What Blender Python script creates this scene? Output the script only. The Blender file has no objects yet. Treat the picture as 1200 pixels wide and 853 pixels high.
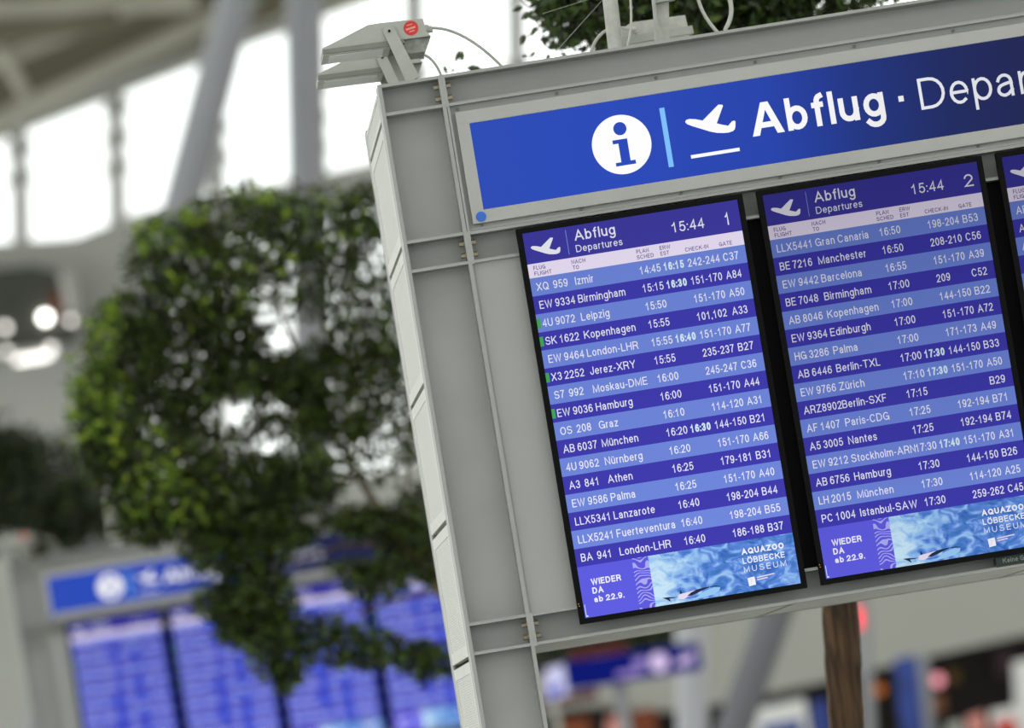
import bpy, bmesh, math, random
from mathutils import Vector, Matrix
S = bpy.context.scene
C = S.collection
RND = random.Random(7)

# ------------------------------------------------------------------ camera
CAM_D, EYE = 17.816, 1.65
FPX = 8000.0
cd = bpy.data.cameras.new('camera'); cam = bpy.data.objects.new('camera', cd); C.objects.link(cam)
ROT = Matrix(((0.98567766, 0.15795425, -0.05907621), (-0.04876459, -0.06838253, -0.99646668), (-0.16143592, 0.98507578, -0.05970055)))
cam.matrix_world = Matrix.Translation((0, -CAM_D, EYE)) @ ROT.to_4x4()
cd.sensor_fit = 'HORIZONTAL'; cd.sensor_width = 36.0; cd.lens = FPX / 1200 * 36
cd.clip_end = 1000; cd.clip_start = .1
cd.dof.use_dof = True; cd.dof.focus_distance = 17.95; cd.dof.aperture_fstop = 3.5; cd.dof.aperture_blades = 0
S.camera = cam

# ------------------------------------------------------------------ sky, exposure
wd = bpy.data.worlds.new('sky'); S.world = wd; wd.use_nodes = True
bg = wd.node_tree.nodes['Background']; bg.inputs[0].default_value = (.97, 1.0, .98, 1); bg.inputs[1].default_value = 2.0
S.view_settings.view_transform = 'Standard'; S.view_settings.look = 'None'
S.view_settings.exposure = 0.0; S.view_settings.gamma = 1.0; S.view_settings.use_curve_mapping = False
S.cycles.use_denoising = True
S.cycles.max_bounces = 6; S.cycles.transparent_max_bounces = 16

def P(px, py, Y=0.0):
    """world point on the plane at depth Y that the photograph shows at pixel px, py"""
    v = ROT @ Vector((px - 600, -(py - 426.5), -FPX))
    t = (CAM_D + Y) / v.y
    return Vector((v.x * t, Y, v.z * t + EYE))

# ------------------------------------------------------------------ materials
def lin(c):
    return tuple(((x/255)/12.92 if x/255 <= .04045 else ((x/255+.055)/1.055)**2.4) for x in c) + (1,)
def nodes(name):
    m = bpy.data.materials.new(name); m.use_nodes = True; nt = m.node_tree
    return m, nt, nt.nodes['Principled BSDF'], nt.nodes, nt.links
def mat(name, rgb, rough=.6, metal=0.0, var=.08, scale=8.0, bump=0.0, stretch=None, spec=.4):
    m, nt, b, N, L = nodes(name)
    tc = N.new('ShaderNodeTexCoord'); no = N.new('ShaderNodeTexNoise'); no.inputs['Scale'].default_value = scale; no.inputs['Detail'].default_value = 5
    if stretch:
        mp = N.new('ShaderNodeMapping'); mp.inputs['Scale'].default_value = stretch
        L.new(tc.outputs['Object'], mp.inputs[0]); L.new(mp.outputs[0], no.inputs['Vector'])
    else: L.new(tc.outputs['Object'], no.inputs['Vector'])
    r = N.new('ShaderNodeValToRGB'); c = lin(rgb)
    r.color_ramp.elements[0].position = .3; r.color_ramp.elements[1].position = .7
    r.color_ramp.elements[0].color = tuple(x*(1-var) for x in c[:3]) + (1,); r.color_ramp.elements[1].color = tuple(min(1, x*(1+var)) for x in c[:3]) + (1,)
    L.new(no.outputs['Fac'], r.inputs[0]); L.new(r.outputs[0], b.inputs['Base Color'])
    b.inputs['Roughness'].default_value = rough; b.inputs['Metallic'].default_value = metal; b.inputs['Specular IOR Level'].default_value = spec
    if bump:
        bp = N.new('ShaderNodeBump'); bp.inputs['Strength'].default_value = bump; bp.inputs['Distance'].default_value = .01
        L.new(no.outputs['Fac'], bp.inputs['Height']); L.new(bp.outputs[0], b.inputs['Normal'])
    return m
def emis(name, rgb, strength=1.0):
    m = bpy.data.materials.new(name); m.use_nodes = True; N = m.node_tree.nodes; L = m.node_tree.links; N.clear()
    e = N.new('ShaderNodeEmission'); o = N.new('ShaderNodeOutputMaterial'); L.new(e.outputs[0], o.inputs[0])
    e.inputs[0].default_value = lin(rgb); e.inputs[1].default_value = strength
    return m
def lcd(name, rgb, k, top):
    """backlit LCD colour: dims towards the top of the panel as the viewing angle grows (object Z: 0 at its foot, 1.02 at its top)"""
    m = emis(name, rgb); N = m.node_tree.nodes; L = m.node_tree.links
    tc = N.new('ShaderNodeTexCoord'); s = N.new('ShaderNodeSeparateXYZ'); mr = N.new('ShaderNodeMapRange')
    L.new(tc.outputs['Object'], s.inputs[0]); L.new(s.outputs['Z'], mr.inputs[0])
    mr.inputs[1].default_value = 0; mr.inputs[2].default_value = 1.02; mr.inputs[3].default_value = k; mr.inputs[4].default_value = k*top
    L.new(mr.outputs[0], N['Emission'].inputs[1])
    return m

M = dict(
    alu=mat('painted_aluminium', (156, 157, 153), .45, 0, .05, 6),
    web=mat('painted_steel_web', (162, 163, 160), .5, 0, .06, 5),
    side=mat('side_sheet', (206, 206, 196), .5, 0, .06, 3),
    trim=mat('sign_trim', (168, 168, 164), .4, 0, .04, 7),
    infill=mat('infill_sheet', (160, 161, 158), .5, 0, .03, 4),
    black=mat('black_plastic', (9, 10, 9), .55, 0, .1, 9, spec=.08),
    screw=mat('screw_steel', (110, 110, 104), .5, 0, .1, 60),
    bolt=mat('bolt_steel', (175, 165, 142), .35, .6, .15, 60),
    lamp=mat('lamp_housing', (168, 169, 161), .5, 0, .06, 25),
    tube=mat('galvanised_tube', (182, 182, 174), .45, 0, .12, 40),
    cable=mat('grey_cable', (160, 162, 155), .5, 0, .1, 30),
    glassw=mat('lamp_glass', (240, 240, 234), .15, 0, .03, 10),
    white=mat('white_plastic', (235, 235, 232), .4, 0, .03, 10),
    red=mat('red_print', (205, 52, 42), .5, 0, .05, 40),
    pink=mat('pale_print', (225, 150, 140), .5, 0, .05, 40),
    sticker=mat('blue_sticker', (28, 100, 200), .35, 0, .12, 80),
    green=mat('dark_green_plate', (8, 30, 24), .4, 0, .1, 30),
    palegreen=mat('plate_print', (130, 150, 140), .4, 0, .1, 30),
    bark=mat('bark', (74, 54, 34), .8, 0, .9, 26, 1.0, (2.4, 2.4, .22)),
    branch=mat('branch_bark', (96, 78, 52), .85, 0, .3, 20, .5),
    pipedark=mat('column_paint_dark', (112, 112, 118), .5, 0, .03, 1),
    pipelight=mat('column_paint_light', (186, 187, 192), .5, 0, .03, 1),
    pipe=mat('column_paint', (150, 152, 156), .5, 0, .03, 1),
    wall=mat('plaster_wall', (225, 226, 222), .8, 0, .06, .6),
    fascia=mat('fascia_panel', (178, 178, 170), .7, 0, .03, .8),
    roof=mat('roof_sheet', (140, 135, 115), .7, 0, .25, .35),
    rbeam=mat('roof_beam', (226, 224, 208), .6, 0, .1, .8),
    mull=mat('mullion_paint', (228, 229, 226), .5, 0, .04, 2),
    floor=mat('terrazzo_floor', (172, 173, 170), .35, 0, .12, 30),
    dark=mat('dark_shop', (26, 20, 17), .8, 0, .35, 1.5),
    shopblue=mat('blue_banner', (52, 74, 150), .6, 0, .35, 5),
    maroon=mat('maroon_panel', (90, 26, 24), .7, 0, .2, 3),
    orange=mat('orange_goods', (130, 66, 34), .7, 0, .2, 6),
    skin=mat('tan_goods', (150, 100, 70), .7, 0, .2, 6),
)
def perforated():
    m, nt, b, N, L = nodes('perforated_sheet')
    tc = N.new('ShaderNodeTexCoord'); s = N.new('ShaderNodeSeparateXYZ'); L.new(tc.outputs['Object'], s.inputs[0])
    def math_(op, a, bb=None):
        n = N.new('ShaderNodeMath'); n.operation = op
        for i, v in enumerate((a, bb)):
            if v is None: continue
            if isinstance(v, (int, float)): n.inputs[i].default_value = v
            else: L.new(v, n.inputs[i])
        return n.outputs[0]
    h = math_('ADD', s.outputs['X'], s.outputs['Y'])
    k = 2*math.pi/.03
    a = math_('SINE', math_('MULTIPLY', h, k)); c = math_('SINE', math_('MULTIPLY', s.outputs['Z'], 2*math.pi/.013))
    d = math_('GREATER_THAN', math_('MULTIPLY', a, c), .25)
    no = N.new('ShaderNodeTexNoise'); no.inputs['Scale'].default_value = 3
    mx = N.new('ShaderNodeMix'); mx.data_type = 'RGBA'; L.new(d, mx.inputs[0])
    mx.inputs[6].default_value = lin((210, 210, 200)); mx.inputs[7].default_value = lin((140, 139, 128))
    L.new(mx.outputs[2], b.inputs['Base Color']); b.inputs['Roughness'].default_value = .5
    return m
M['perf'] = perforated()
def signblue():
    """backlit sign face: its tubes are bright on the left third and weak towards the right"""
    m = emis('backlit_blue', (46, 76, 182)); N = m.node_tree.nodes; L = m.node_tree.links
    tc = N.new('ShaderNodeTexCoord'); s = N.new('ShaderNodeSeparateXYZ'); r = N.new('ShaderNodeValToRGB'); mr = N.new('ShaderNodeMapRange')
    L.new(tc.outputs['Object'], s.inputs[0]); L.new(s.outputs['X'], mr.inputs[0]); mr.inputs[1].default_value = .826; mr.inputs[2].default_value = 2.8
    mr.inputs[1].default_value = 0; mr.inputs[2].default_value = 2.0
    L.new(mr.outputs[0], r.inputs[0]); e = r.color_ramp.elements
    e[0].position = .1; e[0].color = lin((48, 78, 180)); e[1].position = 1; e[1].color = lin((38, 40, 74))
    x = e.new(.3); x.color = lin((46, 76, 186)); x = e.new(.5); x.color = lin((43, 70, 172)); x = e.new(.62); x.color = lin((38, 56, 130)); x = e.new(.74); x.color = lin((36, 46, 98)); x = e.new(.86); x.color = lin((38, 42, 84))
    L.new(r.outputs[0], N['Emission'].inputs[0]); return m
M['signblue'] = signblue()
def signwhite():
    m = signblue(); m.name = 'backlit_white'; r = [n for n in m.node_tree.nodes if n.type == 'VALTORGB'][0]; e = r.color_ramp.elements
    for x, c in zip(e, ((254, 254, 254), (254, 254, 254), (252, 252, 252), (240, 240, 242), (226, 228, 232), (215, 218, 224), (212, 216, 222))): x.color = lin(c)
    return m
M['signwhite'] = signwhite()
M['signcyan'] = emis('backlit_cyan', (128, 192, 250))
def leafmat(name, a, b_, tr=.45, dark=(20, 32, 12)):
    m = bpy.data.materials.new(name); m.use_nodes = True; nt = m.node_tree; N = nt.nodes; L = nt.links; N.clear()
    g = N.new('ShaderNodeNewGeometry'); r = N.new('ShaderNodeValToRGB'); e = r.color_ramp.elements
    e[0].color = lin(dark); e[0].position = 0; e[1].color = lin(b_); e[1].position = 1; x = e.new(.55); x.color = lin(a)
    L.new(g.outputs['Random Per Island'], r.inputs[0])
    d = N.new('ShaderNodeBsdfPrincipled'); d.inputs['Roughness'].default_value = .38; t = N.new('ShaderNodeBsdfTranslucent'); mx = N.new('ShaderNodeMixShader'); mx.inputs[0].default_value = tr
    L.new(r.outputs[0], d.inputs['Base Color']); L.new(r.outputs[0], t.inputs[0])
    L.new(d.outputs[0], mx.inputs[1]); L.new(t.outputs[0], mx.inputs[2]); o = N.new('ShaderNodeOutputMaterial'); L.new(mx.outputs[0], o.inputs[0])
    return m
M['leaf'] = leafmat('leaf_green', (56, 72, 32), (108, 132, 52), .4, (18, 26, 11))
M['leafy'] = leafmat('leaf_lit_tone', (120, 150, 40), (172, 196, 56), .55, (60, 84, 20))  # window backlight put into a brighter leaf colour
M['leafd'] = leafmat('leaf_dark', (38, 54, 22), (70, 88, 38), .25, (14, 20, 9))
M['leafm'] = leafmat('leaf_shade_tone', (48, 66, 28), (96, 120, 50), .3, (16, 24, 10))  # darker greens: shade on the tree behind the board put into leaf colour
def glass():
    m = bpy.data.materials.new('window_glass'); m.use_nodes = True; N = m.node_tree.nodes; L = m.node_tree.links; N.clear()
    t = N.new('ShaderNodeBsdfTransparent'); t.inputs[0].default_value = (.93, .95, .94, 1); g = N.new('ShaderNodeBsdfGlossy'); g.inputs['Roughness'].default_value = .02
    f = N.new('ShaderNodeFresnel'); f.inputs[0].default_value = 1.45; mx = N.new('ShaderNodeMixShader'); o = N.new('ShaderNodeOutputMaterial')
    L.new(f.outputs[0], mx.inputs[0]); L.new(t.outputs[0], mx.inputs[1]); L.new(g.outputs[0], mx.inputs[2]); L.new(mx.outputs[0], o.inputs[0]); return m
M['glass'] = glass()

# ------------------------------------------------------------------ mesh helpers
class MB:
    def __init__(s): s.v = []; s.f = []
    def add(s, vs, fs):
        n = len(s.v); s.v += [tuple(v) for v in vs]; s.f += [tuple(i+n for i in f) for f in fs]; return s
    def box(s, x0, x1, y0, y1, z0, z1, bev=0.0):
        bm = bmesh.new(); bmesh.ops.create_cube(bm, size=1)
        for v in bm.verts: v.co = Vector(((x0+x1)/2+v.co.x*(x1-x0), (y0+y1)/2+v.co.y*(y1-y0), (z0+z1)/2+v.co.z*(z1-z0)))
        if bev: bmesh.ops.bevel(bm, geom=bm.edges[:], offset=bev, segments=2, affect='EDGES')
        return s.bm(bm)
    def bm(s, bm):
        bm.verts.ensure_lookup_table(); s.add([v.co[:] for v in bm.verts], [[v.index for v in f.verts] for f in bm.faces]); bm.free(); return s
    def prism(s, pts, y0, y1):
        """pts: (x, z) outline, extruded from y0 to y1"""
        n = len(pts); vs = [(p[0], y0, p[1]) for p in pts] + [(p[0], y1, p[1]) for p in pts]
        a = sum(pts[i][0]*pts[(i+1) % n][1]-pts[(i+1) % n][0]*pts[i][1] for i in range(n))
        fr = list(range(n)); fs = [fr if a > 0 else fr[::-1], ([i+n for i in fr])[::-1] if a > 0 else [i+n for i in fr]]
        for i in range(n):
            j = (i+1) % n; fs.append((i, i+n, j+n, j) if a > 0 else (i, j, j+n, i+n))
        return s.add(vs, fs)
    def flat(s, pts, y):
        n = len(pts); a = sum(pts[i][0]*pts[(i+1) % n][1]-pts[(i+1) % n][0]*pts[i][1] for i in range(n))
        return s.add([(p[0], y, p[1]) for p in pts], [list(range(n)) if a > 0 else list(range(n))[::-1]])
    def disc(s, x, z, r, y, n=32):
        return s.flat([(x+r*math.cos(2*math.pi*i/n), z+r*math.sin(2*math.pi*i/n)) for i in range(n)], y)
    def tube(s, path, r, n=10, cap=True):
        """round tube along a list of points; r a number or one radius per point"""
        path = [Vector(p) for p in path]; rs = r if isinstance(r, (list, tuple)) else [r]*len(path); base = len(s.v); vs = []; fs = []
        up = Vector((.13, .31, .94)); prev = None
        for i, p in enumerate(path):
            t = (path[min(i+1, len(path)-1)] - path[max(i-1, 0)]).normalized()
            a = (prev - t*prev.dot(t)) if prev is not None else t.cross(up)
            if a.length < 1e-6: a = t.cross(Vector((1, 0, 0)))
            a.normalize(); prev = a; b = t.cross(a)
            for k in range(n):
                an = 2*math.pi*k/n; vs.append(p + a*(rs[i]*math.cos(an)) + b*(rs[i]*math.sin(an)))
        for i in range(len(path)-1):
            for k in range(n):
                q = (k+1) % n; fs.append((i*n+k, i*n+q, (i+1)*n+q, (i+1)*n+k))
        if cap: fs.append(tuple(range(n))[::-1]); fs.append(tuple((len(path)-1)*n+k for k in range(n)))
        return s.add(vs, fs)
    def build(s, name, m, parent=None, smooth=False, kind=None):
        me = bpy.data.meshes.new(name); o0 = origin(parent)
        me.from_pydata([(v[0]-o0[0], v[1]-o0[1], v[2]-o0[2]) for v in s.v], [], s.f)
        if smooth: me.polygons.foreach_set('use_smooth', [True]*len(me.polygons)); me.set_sharp_from_angle(angle=math.radians(40))
        me.materials.append(m if not isinstance(m, str) else M[m]); me.update()
        o = bpy.data.objects.new(name, me); C.objects.link(o)
        if parent: o.parent = parent
        if kind or name in ('lettering', 'expected_time', 'clamp', 'sticker_print', 'museum_mark', 'text_line', 'shark_back', 'twig'): o['kind'] = kind or 'stuff'
        return o
def origin(o):
    v = Vector((0, 0, 0))
    while o is not None: v += o.location; o = o.parent
    return v
def thing(name, label, cat, loc=(0, 0, 0), group=None):
    o = bpy.data.objects.new(name, None); C.objects.link(o); o.location = loc; o.empty_display_size = .1
    o['label'] = label; o['category'] = cat
    if group: o['group'] = group
    return o
def tag(o, label, cat, group=None):
    o['label'] = label; o['category'] = cat
    if group: o['group'] = group
    return o
def struct(o): o['kind'] = 'structure'; return o
def pcopy(o, d):
    c = o.copy(); C.objects.link(c); c.location = o.location + Vector(d); return c
def tree_copy(o, d=(0, 0, 0), parent=None, label=None):
    kids = [k for k in bpy.data.objects if k.parent == o]
    c = o.copy(); C.objects.link(c); c.parent = parent; c.location = o.location + Vector(d)
    if label: c['label'] = label
    for k in kids: tree_copy(k, (0, 0, 0), c)
    return c

# ------------------------------------------------------------------ stroke lettering
XH = .74
A9, D9 = 9, -9      # ascender, descender marks
U = lambda *a: list(a)
def O(cx=.5, cy=.5, rx=.5, ry=.5): return [(cx, cy, rx, ry, 90, 450)]
CAP = {
'A': (.92, [[(0,0),(.5,1),(1,0)], [(.19,.32),(.81,.32)]]),
'B': (.76, [[(.55,.53),(.6,.765,.34,.235,-90,90),(0,1),(0,0),(.6,.265,.4,.265,-90,90),(0,.53)]]),
'C': (.86, [[(.5,.5,.5,.5,40,320)]]),
'D': (.84, [[(0,0),(0,1),(.42,1),(.42,.5,.58,.5,90,-90),(0,0)]]),
'E': (.70, [[(1,1),(0,1),(0,0),(1,0)], [(0,.52),(.9,.52)]]),
'F': (.66, [[(1,1),(0,1),(0,0)], [(0,.5),(.85,.5)]]),
'G': (.90, [[(.5,.5,.5,.5,45,340),(1,.46),(.55,.46)], [(1,.44),(1,0)]]),
'H': (.80, [[(0,0),(0,1)], [(1,0),(1,1)], [(0,.52),(1,.52)]]),
'I': (.13, [[(.5,0),(.5,1)]]),
'J': (.58, [[(1,1),(1,.35),(.5,.3,.5,.3,0,-180)]]),
'K': (.82, [[(0,0),(0,1)], [(1,1),(0,.36)], [(.38,.6),(1,0)]]),
'L': (.62, [[(0,1),(0,0),(1,0)]]),
'M': (.95, [[(0,0),(0,1),(.5,.05),(1,1),(1,0)]]),
'N': (.80, [[(0,0),(0,1),(1,0),(1,1)]]),
'O': (.92, [O()]),
'P': (.76, [[(0,0),(0,1),(.6,1),(.6,.73,.4,.27,90,-90),(0,.46)]]),
'Q': (.92, [O(), [(.6,.25),(1,-.02)]]),
'R': (.80, [[(0,0),(0,1),(.6,1),(.6,.74,.38,.26,90,-90),(0,.48)], [(.55,.48),(.85,.38),(1,0)]]),
'S': (.80, [[(.5,.745,.46,.255,20,250),(.5,.265,.5,.265,70,-160)]]),
'T': (.78, [[(0,1),(1,1)], [(.5,1),(.5,0)]]),
'U': (.80, [[(0,1),(0,.35),(.5,.35,.5,.35,180,360),(1,1)]]),
'V': (.86, [[(0,1),(.5,0),(1,1)]]),
'W': (1.22, [[(0,1),(.26,0),(.5,1),(.74,0),(1,1)]]),
'X': (.84, [[(0,1),(1,0)], [(0,0),(1,1)]]),
'Y': (.84, [[(0,1),(.5,.45),(1,1)], [(.5,.45),(.5,0)]]),
'Z': (.76, [[(0,1),(1,1),(0,0),(1,0)]]),
'0': (.66, [O()]),
'1': (.66, [[(.12,.72),(.38,.80),(.58,1),(.58,0)]]),
'2': (.66, [[(.5,.70,.48,.30,170,-25),(0,0),(1,0)]]),
'3': (.66, [[(.5,.755,.44,.245,160,-80),(.5,.27,.5,.27,80,-165)]]),
'4': (.68, [[(.78,0),(.78,1),(0,.27),(1,.27)]]),
'5': (.66, [[(.9,1),(.2,1),(.08,.5),(.5,.32,.5,.32,125,-155)]]),
'6': (.66, [[(.5,.31,.5,.31,180,-180),(.02,.45),(.55,.55,.52,.45,170,45)]]),
'7': (.64, [[(0,1),(1,1),(.45,.4),(.33,0)]]),
'8': (.66, [O(.5,.76,.44,.24), O(.5,.265,.5,.265)]),
'9': (.66, [[(.5,.69,.5,.31,0,360),(.98,.55),(.45,.45,.52,.45,-10,-135)]]),
'-': (.36, [[(.1,.36),(.9,.36)]]),
':': (.12, [[(.5,.02),(.5,.03)], [(.5,.62),(.5,.63)]]),
'.': (.12, [[(.5,.0),(.5,.01)]]),
',': (.12, [[(.5,.02),(.3,-.14)]]),
'·': (.12, [[(.5,.36),(.5,.37)]]),
' ': (.30, []),
}
LOW = {
'a': (.60, [[(.45,.68,.42,.32,165,0),(.88,0)], [(.88,.62),(.45,.56),(.40,.27,.40,.27,100,270),(.62,.06),(.88,.25)]]),
'b': (.62, [[(0,A9),(0,0)], O()]),
'c': (.58, [[(.5,.5,.5,.5,45,315)]]),
'd': (.62, [[(1,A9),(1,0)], O()]),
'e': (.62, [[(.02,.52),(1,.52),(.5,.5,.5,.5,0,310)]]),
'f': (.38, [[(.42,0),(.42,1.1),(1.0,1.16,.58,.30,180,95)], [(.02,1.0),(.9,1.0)]]),
'g': (.62, [O(.5,.52,.5,.48), [(1,1),(.5,-.16,.5,.36,0,-150)]]),
'h': (.58, [[(0,A9),(0,0)], [(0,.6),(.5,.6,.5,.4,180,0),(1,0)]]),
'i': (.12, [[(.5,0),(.5,1)], [(.5,A9),(.5,1.33)]]),
'k': (.58, [[(0,A9),(0,0)], [(.9,1),(0,.3)], [(.4,.6),(1,0)]]),
'l': (.12, [[(.5,0),(.5,A9)]]),
'm': (.95, [[(0,1),(0,0)], [(0,.6),(.25,.65,.25,.35,180,0),(.5,0)], [(.5,.6),(.75,.65,.25,.35,180,0),(1,0)]]),
'n': (.58, [[(0,1),(0,0)], [(0,.6),(.5,.6,.5,.4,180,0),(1,0)]]),
'o': (.62, [O()]),
'p': (.62, [[(0,1),(0,D9)], O()]),
'r': (.34, [[(0,1),(0,0)], [(0,.5),(.75,.5,.75,.47,180,85)]]),
's': (.54, [[(.5,.745,.46,.255,20,250),(.5,.265,.5,.265,70,-160)]]),
't': (.34, [[(.4,1.25),(.4,.2),(.8,.2,.4,.2,180,265)], [(0,.97),(.95,.97)]]),
'u': (.58, [[(0,1),(0,.4),(.5,.4,.5,.4,180,360)], [(1,1),(1,0)]]),
'v': (.62, [[(0,1),(.5,0),(1,1)]]),
'w': (.86, [[(0,1),(.26,0),(.5,1),(.74,0),(1,1)]]),
'z': (.54, [[(0,1),(1,1),(0,0),(1,0)]]),
}
def glyph(ch):
    um = {'ü': 'u', 'ö': 'o', 'ä': 'a', 'Ö': 'O', 'Ü': 'U', 'Ä': 'A'}
    b = um.get(ch, ch); low = b in LOW; W, st = (LOW if low else CAP)[b]; st = list(st)
    if ch != b:
        y = 1.30 if low else 1.2
        st += [[(.25, y), (.25, y+.02)], [(.75, y), (.75, y+.02)]]
    return W, st, low
def ribbon(mb, pts, w, y, x0, z0, sx, s):
    """pts in cap units; a flat band of width w with square ends"""
    p = [pts[0]]
    for q in pts[1:]:
        if math.hypot(q[0]-p[-1][0], q[1]-p[-1][1]) > 1e-4: p.append(q)
    if len(p) < 2: return
    closed = math.hypot(p[0][0]-p[-1][0], p[0][1]-p[-1][1]) < 1e-3 and len(p) > 3
    if closed: p = p[:-1]
    n = len(p)
    def dr(a, b):
        d = math.hypot(b[0]-a[0], b[1]-a[1]); return ((b[0]-a[0])/d, (b[1]-a[1])/d)
    if not closed:
        a = dr(p[1], p[0]); b = dr(p[-2], p[-1]); e = w*.5
        p = [(p[0][0]+a[0]*e, p[0][1]+a[1]*e)] + p[1:-1] + [(p[-1][0]+b[0]*e, p[-1][1]+b[1]*e)]
    Lf, Rt = [], []
    for i in range(n):
        if closed: d0 = dr(p[i-1], p[i]); d1 = dr(p[i], p[(i+1) % n])
        else: d0 = dr(p[max(i-1, 0)], p[max(i, 1)]); d1 = dr(p[min(i, n-2)], p[min(i+1, n-1)])
        nx, nz = -(d0[1]+d1[1]), d0[0]+d1[0]; l = math.hypot(nx, nz) or 1; nx /= l; nz /= l
        c = max(.42, nx*-d0[1]+nz*d0[0]); h = w*.5/c
        Lf.append((p[i][0]+nx*h, p[i][1]+nz*h)); Rt.append((p[i][0]-nx*h, p[i][1]-nz*h))
    vs = [(x0+a*sx*s, y, z0+b*s) for a, b in Lf+Rt]
    fs = [(i, (i+1) % n, (i+1) % n+n, i+n)[::-1] for i in range(n if closed else n-1)]
    mb.add(vs, fs)
def nat(string, sx=1.0, gap=.17): return sum(glyph(c)[0]+(0 if c == ' ' else gap) for c in string)-gap
def text(mb, string, x, z, cap, wt=.13, width=None, sx=.8, gap=.17, y=0.0):
    """lay out a line with cap height cap at baseline z; width fits it between x and x + width"""
    if width:
        tot = sum(glyph(c)[0]+(0 if c == ' ' else gap) for c in string)-gap
        sx = width/(tot*cap)
    cx = 0
    for ch in string:
        W, st, low = glyph(ch); h = XH if low else 1.0; w = wt
        wx = min(wt/max(sx, .5), W)
        def mp(px, py):
            X = (wx/2+px*(W-wx) if W > wx*1.01 else W/2)
            Z = (1-w/2) if py == A9 else (-.27+w/2 if py == D9 else w/2+py*(h-w))
            return (X*sx, Z)
        for stroke in st:
            pts = []
            for q in stroke:
                if len(q) == 2: pts.append(mp(*q))
                else:
                    cx_, cy_, rx, ry, a0, a1 = q; k = max(3, int(abs(a1-a0)/20))
                    for i in range(k+1):
                        an = math.radians(a0+(a1-a0)*i/k); pts.append(mp(cx_+rx*math.cos(an), cy_+ry*math.sin(an)))
            ribbon(mb, pts, w, y, x+cx*sx*cap, z, 1.0, cap)
        cx += W+(0 if ch == ' ' else gap)
    return mb

# ------------------------------------------------------------------ the hall: floor, roof, far facade, gallery
E0 = EYE
struct(MB().box(-70, 70, -45, 135, -.3, 0).build('floor', 'floor'))
for i in range(23): struct(MB().box(-70, 70, -45+i*5.0, -42.6+i*5.0, 17.0, 17.4).build('unseen_ceiling', 'roof'))  # out of view, split into bands so more daylight reaches the hall
struct(MB().box(-70, 70, 70, 101, 17.0, 17.4).build('unseen_ceiling', 'roof'))
FY = 90.0
def q(px, py, Y=FY): v = P(px, py, Y); return (v.x, v.z)
# roof slab over the far end, rising to the right
struct(MB().prism([q(-260, 232), q(-20, 157), q(345, 17), q(900, -186), q(900, -900), q(-260, -900)], FY-1.0, FY+2).build('wall_back_gable', 'roof'))
def beam(name, a, b, Y, r, m='rbeam', depth=None):
    return struct(MB().tube([P(*a, Y), P(*b, Y)], r, 12).build(name, m, smooth=True))
beam('trim_1', (-60, 170), (300, -4), FY-3, .16)
beam('trim_2', (-40, 88), (190, -6), FY-5, .11)
beam('trim_3', (-60, 10), (230, 0), FY-7, .17)
beam('trim_4', (-8, 42), (30, 112), FY-6, .10)
beam('trim_5', (-70, 52), (140, 22), FY-9, .16, 'roof')
beam('trim_6', (20, 140), (360, 22), FY-1.8, .10, 'mull')
# window bays: outer mullions with clamp knuckles, and the panes between them
bays = [(-96, -92), (20.5, 26), (134.5, 139.5), (251, 256), (367, 372), (484, 489), (603, 609)]
mtop = [160, 118, 70, 28, -12, -60, -100]
def lerp(a, b, t): return a+(b-a)*t
pr = None
for i, (xa, xb) in enumerate(bays):
    w = .14
    a, b = P(xa - (130-mtop[i])*.03 if i > 9 else xa, mtop[i]-40, FY-.4), P(xb, 330 if i < 2 else 620, FY-.4)
    if i >= 2: b = P(xb+4, 620, FY-.4)
    mm = struct(MB().tube([a, b], w, 8).build('trim_%d' % (7+i), 'mull'))
    kn = MB()
    for t in (150, 186, 222): 
        py = t+(-i*12); c = P(lerp(xa, xb, .5), py, FY-.55); kn.box(c.x-.22, c.x+.22, c.y-.15, c.y+.15, c.z-.08, c.z+.08)
    kn.build('clamp', 'mull', mm)
for i in range(len(bays)-1):
    (xa, xb), (xc, xd) = bays[i], bays[i+1]
    g = struct(MB().flat([q(xb, 305), q(xd, 262 if i == 1 else 290-20*i), q(xc, mtop[i+1]-10), q(xa, mtop[i]-10)], FY-.3).build('window_%d' % (i+1), 'glass'))
# sill and gallery wall under the first bays, low glazing behind the trees to the right
struct(MB().prism([q(-260, 338), q(0, 292), q(45, 289), q(90, 286), q(165, 256), q(300, 228), q(700, 140), q(700, 182), q(300, 268), q(205, 300), q(180, 330), q(172, 640), q(-260, 760)], FY-1.2, FY+.3).build('wall_back', 'wall'))
struct(MB().prism([q(-300, 660), q(170, 600), q(1400, 400), q(1400, 1100), q(-300, 1100)], FY-1.32, FY-1.21).build('wall_back_lower', 'wall'))
struct(MB().flat([q(172, 610), q(700, 520), q(700, 170), q(190, 290)], FY-.2).build('window_7', 'glass'))
for i, x in enumerate((290, 405, 520, 635)):
    struct(MB().tube([P(x, 200, FY-.5), P(x+10, 620, FY-.5)], .09, 8).build('trim_%d' % (14+i), 'mull'))
struct(MB().tube([P(180, 470, FY-.6), P(700, 385, FY-.6)], .16, 8).build('trim_18', 'mull'))
# side walls of the hall (outside the frame they carry daylight from the left)
struct(MB().box(-70, -69.6, -45, 101, 0, 1.0).build('wall_left', 'wall'))
struct(MB().box(69.6, 70, -45, 101, 0, 17).build('wall_right', 'wall'))
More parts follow.
